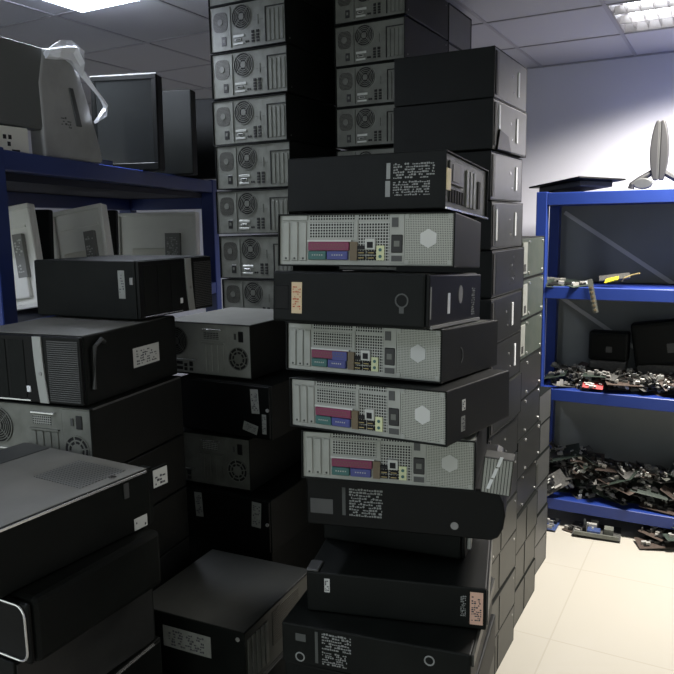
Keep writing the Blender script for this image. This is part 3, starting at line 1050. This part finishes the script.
place(t, w, d, (-1.038, 1.375, .60), (0, 0, 3.6))
tag(t, 'wide black case with dull flat top and pale sticker, low before the middle left stack', 'computer')
for k in range(4):
    t = empty('tower_computer')
    case(t, .36, .38, .145, '')
    place(t, .36, .38, (-1.038, 1.375, .15 * k), (0, 0, 3.6))
    tag(t, 'black case buried beneath the wide case with the pale sticker', 'computer', 'cases beneath the wide pale stickered one')

# --- left stack: L1..L3
t = empty('tower_computer')
w, d, h = .39, .35, .167
case(t, w, d, h, '', bev=.004)
M = face(w, d, h, 'F')
sticker(M, .328, .352, .06, .14, t, 'paper_dim', seed=71, rows=4)
bezel_front(t, w, d, h, 'R', d)
MB(M).box(.372, .384, .1, .12, 0, .004).build('side_latch', 'grey_plastic', t, .001, 1)
place(t, w, d, (-1.47, 1.507, 1.540), (0, 0, 3.0))
tag(t, 'black tower lying highest at left, silver strip on its end, before the white panels', 'computer')

t = empty('tower_computer')
w, d, h = .37, .42, .18
case(t, w, d, h, '', bev=.004, top='lit_top')
M = face(w, d, h, 'R')
sticker(M, .20, .325, .06, .115, t, 'paper', 'ink', 81, label='white paper sticker with small print', rows=3)
b = MB(M); b.tube([(.025, .04, .004), (.03, .15, .01), (.055, .165, .012), (.075, .155, .004)], .006, 8)
b.build('side_handle', 'grey_bezel', t)
bezel_front(t, w, d, h, 'F', w)
place(t, w, d, (-1.418, 1.262, 1.352), (0, 0, 8.6))
tag(t, 'tower with ribbed front, curved silver strip and white side sticker at left', 'computer', 'towers in the left stack')

t = empty('tower_computer')
case(t, w, d, h, 'F')
rear_fan(t, w, d, h, 'rear_steel')
MB(face(w, d, h, 'R')).box(.01, d - .01, h - .006, h - .001, 0, .0015).build('side_edge', 'grey_bezel', t)
place(t, w, d, (-1.398, 1.25, 1.170), (0, 0, 8.3))
tag(t, 'tower with silver fan rear under the ribbed front tower at left', 'computer', 'towers in the left stack')
for k in range(7):
    t = empty('tower_computer')
    case(t, w, d, .163, '')
    if k == 0:
        sticker(face(w, d, .163, 'R'), .03, .045, .03, .1, t, 'paper_dim', rows=2)
    place(t, w, d, (-1.40, 1.25, 1.169 - .167 * (k + 1)), (0, 0, 8))
    tag(t, 'black tower in deep shade directly under the silver fan rear at left' if k == 0 else 'black tower buried low in the left stack', 'computer', 'towers in the left stack' if k == 0 else 'buried towers of the left stack')

# --- near left stack: L4..
t = empty('desktop_computer')
w, d, h = .44, .44, .138
case(t, w, d, h, '', bev=.004, top='lit_top')
MB(face(w, d, h, 'T')).box(.25, .405, .27, .40, .001, .0022).build('top_vent', 'top_vent', t)
MB(face(w, d, h, 'T')).box(.0, .10, .25, .43, .001, .003).build('lid_ridge', 'grey_bezel', t, .001, 1)
MB(face(w, d, h, 'T')).disc(.418, .35, .009, .001, .004, 16).build('lid_screw', 'chrome', t)
M = face(w, d, h, 'R')
MB(M).box(.0, d - .01, h - .007, h - .001, 0, .003).build('bright_strip', 'bright_edge', t, .001, 1)
MB(M).box(.36, .374, .09, .125, 0, .002).build('side_clip', 'grey_bezel', t)
sticker(M, .385, .425, .004, .032, t, 'paper', seed=95, n=.001, rows=1, label='narrow white label')
place(t, w, d, (-1.19, .774, 1.102), (0, 0, -1.9))
tag(t, 'wide desktop with lit grey lid, punched vent and bright front lip, nearest at left', 'computer', 'cases in the near left pile')
M = face(w, d, h, 'R')
b = MB(M)
b.box(d - .004, d + .012, .0, h, -.03, -.004)
sticker(M, d + .012, d + .058, .085, .128, t, 'paper', 'ink', 91, n=.001, label='white sticker on a protruding tab', rows=2)
b.box(d + .0, d + .06, .08, .132, -.006, -.001)
b.build('rear_tab', 'black_case', t)

t = empty('desktop_computer')
w, d, h = .36, .36, .136
case(t, w, d, h, '', bev=.012)
M = face(w, d, h, 'F')
bz = MB(M).box(.004, w - .004, .004, h - .004, 0, .012).build('front_bezel', 'black_smooth', t, .008, 3)
path = []
for (cx, cy, a0) in ((w - .032, h - .032, 90), (w - .032, .032, 0), (.032, .032, -90), (.032, h - .032, 180)):
    for k in range(5):
        a = R(a0 - k * 22.5)
        path.append((cx + .022 * cos(a), cy + .022 * sin(a), .014))
path.append(path[0])
MB(M).tube(path, .0028, 8, Vector((0, -1, 0))).build('chrome_trim', 'chrome', bz, label='chrome rounded rectangle trim')
place(t, w, d, (-1.135, .845, .963), (0, 0, 1))
tag(t, 'black desktop with chrome outlined front under the wide pale lidded desktop', 'computer', 'cases in the near left pile')
for k, (x, y, z, h, yaw, lab) in enumerate([(-1.19, .83, .797, .162, 0, 'grey sided case below the chrome trimmed desktop'),
                                          (-1.165, .85, .628, .165, 4, 'dark case with bright top edge and pale sticker, low in the near left pile')]):
    t = empty('tower_computer')
    w, d = .37, .39
    case(t, w, d, h, '')
    M = face(w, d, h, 'R')
    MB(M).box(.006, d - .006, .006, h - .006, 0, .002).build('side_panel', 'dark_bezel' if k == 0 else 'black_case', t, .001, 1)
    if k == 1:
        MB(M).box(.005, d - .03, h - .005, h, 0, .004).build('bright_strip', 'bright_edge', t)
        sticker(M, .24, .3, .06, .11, t, 'paper_dim', seed=97, n=.0026, rows=2)
    place(t, w, d, (x, y, z), (0, 0, yaw))
    tag(t, lab, 'computer', 'cases in the near left pile')
for k in range(4):
    t = empty('tower_computer')
    case(t, .37, .39, .153, '')
    place(t, .37, .39, (-1.17, .84, .1565 * k), (0, 0, 2))
    tag(t, 'black case buried low in the near left pile', 'computer', 'buried cases of the near left pile')


# ---------------------------------------------------------------- left shelf contents
def px_ray(u, v):
    c = Vector((u - 337, v - 337, 722))
    return Vector((.87782743 * c.x + .06057448 * c.y - .47513128 * c.z, .47873053 * c.x - .14277928 * c.y + .8662743 * c.z, -.01536479 * c.x - .98789919 * c.y - .15433442 * c.z))


def monitor(name, label, c, w, h, t_, yaw, lean, m_shell, m_scr=None, kind='screen', group=None, cat='monitor', roll=0):
    """a flat screen standing on its lower edge; local -Y is its shown face"""
    o = empty(name)
    M = Matrix(((1, 0, 0, -w / 2), (0, 0, -1, 0), (0, 1, 0, 0), (0, 0, 0, 1)))
    MB(M).box(0, w, 0, h, -t_, 0).build('housing', m_shell, o, .006, 2)
    if kind == 'screen':
        MB(M).box(0, w, h - .022, h, 0, .006).box(0, w, 0, .03, 0, .006).box(0, .022, .03, h - .022, 0, .006).box(w - .022, w, .03, h - .022, 0, .006).build('frame', 'black_smooth', o, .002, 1)
        MB(M).box(.022, w - .022, .03, h - .022, 0, .002).build('screen', m_scr or 'screen_glass', o)
    elif kind == 'back':
        r = MB(M)
        r.box(.0, w, h - .018, h, 0, .014).box(0, w, 0, .018, 0, .014).box(0, .018, .018, h - .018, 0, .014).box(w - .018, w, .018, h - .018, 0, .014)
        r.build('frame', m_shell, o, .003, 1)
        MB(M).box(w * .2, w * .78, h * .1, h * .52, 0, .02).build('electronics_cover', m_scr or m_shell, o, .006, 2)
        MB(M).box(.03, w - .03, h * .78, h * .8, 0, .006).build('back_rib', m_shell, o)
        sticker(M, w * .62, w * .8, h * .3, h * .72, o, 'grey_plastic', 'paper', int(w * 1000), n=.021, rows=6)
    o.location = c
    o.rotation_euler = Euler((R(lean), R(-roll), R(yaw)), 'XYZ')
    o.location.z += w / 2 * sin(R(roll))
    return tag(o, label, cat, group)


z1 = D1L
# white box with marks
o = empty('white_box')
w, d, h = .18, .2, .092
MB().box(-w / 2, w / 2, -d / 2, d / 2, 0, h).build('body', 'cream_plastic', o, .004, 1)
M = face(w, d, h, 'R')
q = MB(M)
for (a, b_) in ((.10, .05), (.12, .05), (.115, .028)):
    q.box(a, a + .012, b_, b_ + .014, 0, .001)
q.box(.13, .16, .004, .018, 0, .001)
q.build('dark_openings', 'socket_black', o)
o.location = (-2.19, 1.60, z1)
tag(o, 'small cream box with dark openings under the grey slab on the left shelf top', 'box')
o = empty('support_box')
MB().box(-.08, .08, -.06, .06, 0, .09).build('body', 'black_case', o, .004, 1)
o.location = (-2.40, 1.64, z1)
tag(o, 'black box beside the cream box under the grey slab', 'box')
# grey slab (flat screen lying against) U1
o = empty('flat_monitor')
w, d, h = .30, .43, .275
M = face(w, d, h, 'R')
b = MB()
b.box(-w / 2, w / 2 - .05, -d / 2, d / 2, .02, h - .01)
b.build('rear_housing', 'black_case', o, .02, 3)
MB(M).box(0, d, 0, h, -.05, 0).build('front_frame', 'matte_grey', o, .006, 2)
MB(M).box(.012, d - .012, .012, h - .012, 0, .0015).build('screen', 'matte_grey', o)
o.location = (-2.255, 1.60, z1 + .098); o.rotation_euler = (R(-2), 0, 0)
tag(o, 'dark grey flat monitor resting on boxes at the left end of the shelf top', 'monitor')
# wrapped leaning monitor U2
o = empty('wrapped_monitor')
M = Matrix(((0, 0, 1, 0), (1, 0, 0, 0), (0, 1, 0, 0), (0, 0, 0, 1)))
b = MB(M)
b.prism([(-.08, 0), (.19, 0), (.175, .07), (.13, .22), (.095, .32), (.06, .36), (.0, .375), (-.06, .365), (-.085, .25)], -.07, 0)
b.build('wrapped_shell', 'film_grey', o, .012, 3)
b = MB(M)
b.prism([(.065, .12), (.09, .12), (.06, .25), (.04, .25)], 0, .006)
b.build('film_fold', 'grey_bezel', o, .002, 1)
glyphs(M, .0, .045, .11, .15, 2, 5, .0, o, 'grey_bezel', .7, 'dark_marks')
o.location = (-2.10, 1.84, z1)
tag(o, 'monitor wrapped in grey film leaning beside the dark flat monitor', 'monitor')
# crumpled white plastic bag over it
b = MB()
rnd = random.Random(5)
rows = []
pathb = [((-2.08, 1.78, 2.385), .016), ((-2.07, 1.82, 2.40), .034), ((-2.07, 1.87, 2.405), .042), ((-2.07, 1.91, 2.385), .036), ((-2.08, 1.93, 2.345), .016), ((-2.07, 1.965, 2.305), .009), ((-2.065, 1.995, 2.27), .008), ((-2.06, 2.015, 2.24), .011), ((-2.06, 2.0, 2.21), .022), ((-2.065, 1.975, 2.19), .018)]
for (p, r_) in pathb:
    ring = []
    for k in range(10):
        a = 2 * pi * k / 10
        rr = r_ * rnd.uniform(.55, 1.15)
        ring.append(b.bm.verts.new(Vector(p) + Vector((rr * .9 * sin(a), rr * .35 * cos(a), rr * cos(a)))))
    rows.append(ring)
for i in range(len(rows) - 1):
    for k in range(10):
        b.bm.faces.new((rows[i][k], rows[i][(k + 1) % 10], rows[i + 1][(k + 1) % 10], rows[i + 1][k]))
b.bm.faces.new(rows[0][::-1]); b.bm.faces.new(rows[-1])
o = b.build('plastic_bag', 'bag_plastic')
tag(o, 'crumpled white plastic bag draped over the film wrapped monitor', 'bag')
mt = monitor('monitor', 'black framed monitor with bright top edge on the left shelf top', on_shelf(1.0, .08, z1), .30, .395, .06, 17.3, -2, 'black_case', kind='screen')
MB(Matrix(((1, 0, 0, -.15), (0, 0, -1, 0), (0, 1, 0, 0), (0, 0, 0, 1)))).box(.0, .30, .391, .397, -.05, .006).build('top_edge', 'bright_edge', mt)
monitor('monitor', 'plain black monitor back standing between two others on the left shelf top', on_shelf(1.32, .06, z1), .30, .385, .06, 17.3, -2, 'black_case', kind='plain')
monitor('monitor', 'black monitor at the far end of the left shelf top beside the tallest stack', on_shelf(1.62, .05, z1), .28, .395, .06, 17.3, -3, 'black_case', kind='plain')
MB().box(-.14, .12, -.1, .02, 0, .03).build('case', 'grey_bezel', None).name = 'laptop_base'
lb = bpy.data.objects['laptop_base']
lb.location = on_shelf(.86, .2, z1); lb.rotation_euler = (0, 0, R(17.3))
tag(lb, 'thin grey base lying before the black monitors on the shelf top', 'device')

# middle deck: white panel backs
z2 = D2L
GW = 'white monitor backs on the middle shelf deck'
MD = 'turned_monitor'
monitor(MD, 'narrow white monitor back beside the near post of the left shelf', on_shelf(.36, .19, z2), .20, .365, .03, 17.3, -4, 'white_plastic', kind='back', group=GW, roll=8)
monitor(MD, 'slim black panel behind the narrow white monitor back', on_shelf(.5, .26, z2), .2, .37, .03, 17.3, -4, 'black_case', kind='plain', group=GW)
monitor(MD, 'tilted white monitor back with an upright label, middle of the deck', on_shelf(.72, .135, z2), .24, .365, .035, 17.3, -7, 'white_plastic', m_scr='cream_plastic', kind='back', group=GW, roll=9)
monitor(MD, 'thin black panel between the two large white monitor backs', on_shelf(.98, .29, z2), .28, .375, .03, 17.3, -4, 'black_case', kind='plain', group=GW)
monitor(MD, 'widest white monitor back at the far end of the middle deck', on_shelf(1.48, .19, z2), .43, .37, .04, 17.3, -3, 'white_plastic', m_scr='cream_plastic', kind='back', group=GW)

# ---------------------------------------------------------------- right shelf contents
def board_proto(w, d, m, seed, tall=.02):
    rnd = random.Random(seed)
    o = empty('circuit_board')
    M = face(w, d, .002, 'T')
    MB(M).box(0, w, 0, d, -.002, 0).build('board', m, o)
    b = MB(M)
    for k in range(rnd.randint(2, 4)):
        u, v = rnd.uniform(.05, .7) * w, rnd.uniform(.05, .8) * d
        b.box(u, u + rnd.uniform(.12, .3) * w, v, v + rnd.uniform(.06, .15) * d, 0, rnd.uniform(.3, 1) * tall)
    b.build('connector', 'heap_metal', o)
    b = MB(M)
    for k in range(rnd.randint(3, 6)):
        u, v = rnd.uniform(.03, .75) * w, rnd.uniform(.05, .75) * d
        s = rnd.uniform(.08, .2) * w
        b.box(u, u + s, v, v + s, 0, rnd.uniform(.15, .7) * tall)
    b.build('chip', 'socket_black', o)
    b = MB(M)
    for k in range(5):
        u, v = rnd.uniform(.02, .8) * w, rnd.uniform(.05, .9) * d
        b.box(u, u + rnd.uniform(.008, .03), v, v + .006, 0, tall * rnd.uniform(.4, 1.0))
    b.build('capacitor', ['paper', 'heap_metal', 'board_grey'][seed % 3], o)
    return o


protos = [board_proto(.2, .17, 'board_green', 1), board_proto(.19, .12, 'board_brown', 2), board_proto(.16, .10, 'board_grey', 3, .03), board_proto(.22, .14, 'board_brown', 5, .025),
          board_proto(.13, .08, 'board_green', 6, .02), board_proto(.17, .05, 'board_grey', 7, .035),
          board_proto(.10, .06, 'board_grey', 8, .03), board_proto(.08, .07, 'board_brown', 9, .03), board_proto(.12, .035, 'rear_steel', 10, .03)]
for p in protos:
    p.location = (0, 0, 0)
used = set()


KIND = ['wide green circuit board', 'mid sized brown circuit board', 'grey card with tall connectors', 'wide brown circuit board', 'small green circuit board',
        'narrow grey riser card', 'small grey card', 'squarish little brown card', 'bare metal card bracket']


def put_board(i, loc, rot, label, group=None):
    p = protos[i]
    o = p if i not in used else copy_tree(p)
    used.add(i)
    o.location = loc
    o.rotation_euler = Euler([R(a) for a in rot], 'XYZ')
    return tag(o, label, 'circuit board', group)


rnd = random.Random(11)
GH = 'circuit boards heaped on the lowest deck'
for k in range(117):
    layer = k // 19
    x = -.90 + (k % 19) * .058 + rnd.uniform(-.03, .03) + layer * .012
    y = 4.31 + rnd.uniform(-.03, .16)
    z = .176 + layer * .038 + rnd.uniform(0, .01)
    put_board((k * 5 + layer) % 9, (x, y, z), (rnd.uniform(-4, 35), rnd.uniform(-28, 28), rnd.uniform(-70, 70)), KIND[(k * 5 + layer) % 9] + ' in the heap on the lowest deck of the board shelf', KIND[(k * 5 + layer) % 9] + 's heaped on the lowest deck')
put_board(2, (-.86, 4.215, .26), (62, -30, 30), 'bracketed card hanging over the left front edge of the lowest deck', GH)
GM = 'small boards strewn on the third deck'
for k in range(80):
    layer = k // 20
    x = -.88 + (k % 20) * .055 + rnd.uniform(-.02, .02)
    y = 4.27 + rnd.uniform(-.01, .16)
    put_board((4, 5, 6, 7, 8, 6, 7, 1)[k % 8], (x, y, .842 + layer * .026), (rnd.uniform(0, 40), rnd.uniform(-16, 16), rnd.uniform(-50, 50)), KIND[(4, 5, 6, 7, 8, 6, 7, 1)[k % 8]] + ' strewn along the third deck of the board shelf', KIND[(4, 5, 6, 7, 8, 6, 7, 1)[k % 8]] + 's strewn on the third deck')
ov = board_proto(.11, .06, 'board_red', 12, .015)
ov.location = (-.66, 4.235, .868); ov.rotation_euler = (R(28), R(4), R(6))
tag(ov, 'red circuit card at the front edge of the third deck', 'circuit board')
# boards on second deck
put_board(0, (-.86, 4.30, 1.44), (14, 4, 20), 'green board lying at the left end of the second deck')
put_board(4, (-.755, 4.25, 1.437), (4, -6, 40), 'little green board next to the yellow clip on the second deck')
o = empty('cable_clip')
MB().prism([(0, 0), (.07, .012), (.075, .03), (.01, .022)], -.01, .01).build('clip', 'yellow_plastic', o)
MB().box(-.03, .13, .02, .05, -.035, -.01).build('base_board', 'board_grey', o)
b = MB(); b.tube([(.09, .0, .0), (.11, .01, .03), (.15, .02, .035), (.19, .02, .05)], .004, 6); b.build('wire', 'port_gold', o)
o.location = (-.62, 4.24, 1.452); o.rotation_euler = (R(70), R(-8), 0)
tag(o, 'yellow plastic clip with wires on the second deck', 'clip')
o = empty('riser_strip')
M = Matrix(((1, 0, 0, 0), (0, 0, -1, 0), (0, 1, 0, 0), (0, 0, 0, 1)))
MB(M).box(0, .028, -.16, .03, 0, .002).build('strip', 'rear_steel', o)
q = MB(M)
for k in range(6):
    q.box(.008, .02, -.15 + k * .025, -.138 + k * .025, .002, .006)
q.build('connector', 'port_brown', o)
o.location = (-.70, 4.19, 1.445); o.rotation_euler = (0, R(12 * -1), 0)
tag(o, 'pale slotted strip hanging off the front of the second deck', 'circuit board')
# black boxes on the third deck
for (x, y, w, h, dd, lab) in ((-.61, 4.45, .22, .17, .1, 'smaller black speaker box behind the boards on the third deck'), (-.26, 4.46, .40, .26, .1, 'larger black box behind the boards on the third deck')):
    o = empty('speaker_box')
    MB().box(-w / 2, w / 2, -dd / 2, dd / 2, 0, h).build('body', 'black_case', o, .015, 3)
    MB(face(w, dd, h, 'F')).box(.02, w - .02, .02, h - .02, 0, .003).build('front_grille', 'black_smooth', o, .002, 1)
    MB(face(w, dd, h, 'F')).box(w * .45, w * .6, h * .3, h * .5, .003, .005).build('front_plate', 'grey_bezel', o)
    o.location = (x, y, .985 if w < .3 else .98)
    o.rotation_euler = (0, R(0 if w < .3 else -9), 0)
    tag(o, lab, 'speaker')
    b = MB().box(-w / 2 + .01, w / 2 - .01, -dd / 2, dd / 2, 0, .985 - .836).build('carton', 'board_grey', None, .004, 1)
    b.location = (x, y + .0, .835)
    tag(b, 'grey carton under the %s black box on the third deck' % ('smaller' if w < .3 else 'larger'), 'carton')
# on the floor
f1 = board_proto(.26, .2, 'board_grey', 21, .045)
MB(face(.26, .2, .002, 'T')).box(.08, .15, .01, .07, 0, .03).build('connector', 'board_blue', f1)
MB(face(.26, .2, .002, 'T')).box(.01, .25, .0, .012, 0, .02).box(.17, .22, .04, .1, 0, .04).build('port_shield', 'rear_steel', f1)
f1.location = (-.60, 4.20, .014); f1.rotation_euler = (0, R(1), R(6))
tag(f1, 'grey motherboard with a blue block lying on the floor under the board shelf', 'circuit board')
f2 = board_proto(.09, .16, 'board_blue', 22, .03); f2.location = (-.86, 4.18, .014); f2.rotation_euler = (R(2), 0, 0)
tag(f2, 'small blue board on the floor at the foot of the far pile', 'circuit board')
f3 = board_proto(.12, .14, 'board_brown', 23, .03); f3.location = (-.71, 4.20, .006); f3.rotation_euler = (0, 0, R(-20))
tag(f3, 'brown board poking from under the grey motherboard on the floor', 'circuit board')
rnd = random.Random(3)
for k in range(7):
    put_board(k % 6, (-.22 + rnd.uniform(-.08, .1), 4.22 + rnd.uniform(-.06, .1), .006 + .016 * k), (rnd.uniform(-9, 9), rnd.uniform(-9, 9), rnd.uniform(0, 90)), 'dark circuit board in the little pile on the floor at right', 'boards in the little floor pile')

# shelf top: thin dark panel and the stand
o = empty('dark_panel')
b = MB()
b.bm.free(); b.bm = bmesh.new()
M = Matrix.Identity(4)
b.prism([(-.30, .02), (.03, -.2), (.25, -.02), (-.02, .14)], 0, .01)
b.build('lid', 'black_smooth', o, .002, 1)
MB().prism([(-.24, .02), (.02, -.12), (.18, -.01), (-.02, .1)], -.03, .0).build('base', 'grey_bezel', o, .003, 1)
o.location = (-.80, 4.40, 2.006); o.rotation_euler = (R(-7), R(-2), R(0))
tag(o, 'flat black device with wide thin lid on top of the board shelf', 'device')

o = empty('folding_stand')
M = Matrix(((1, 0, 0, 0), (0, 0, -1, 0), (0, 1, 0, 0), (0, 0, 0, 1)))
for s, nm in ((-1, 'half_shell'), (1, 'half_shell')):
    pts = []
    for k in range(13):
        t_ = k / 12
        wv = .047 * (sin(pi * (.12 + .80 * t_)) ** .6)
        pts.append((s * wv, .05 + .315 * t_))
    pts = [(s * .003, .05)] + pts + [(s * .003, .365)]
    MB(M).prism(pts, -.03, .03).build(nm, 'stand_grey', o, .006, 2)
MB(M).box(-.003, .003, .055, .358, -.025, .028).build('seam', 'grey_bezel', o)
b = MB(M)
b.tube([(-.135, .008, .02), (-.13, .03, .02), (-.09, .06, .01), (-.04, .09, 0), (.0, .07, 0)], .018, 10)
b.build('leg', 'stand_grey', o)
b = MB(M)
b.tube([(.13, .008, .02), (.12, .03, .02), (.08, .06, .01), (.03, .09, 0), (.0, .07, 0)], .018, 10)
b.build('leg', 'stand_grey', o)
MB(M).disc(-.075, .035, .03, -.01, .035, 20, ru=.05).build('foot_loop', 'grey_bezel', o, .006, 2)
o.location = (-.385, 4.37, 1.959)
tag(o, 'grey leaf shaped stand with curved legs on top of the board shelf', 'stand')
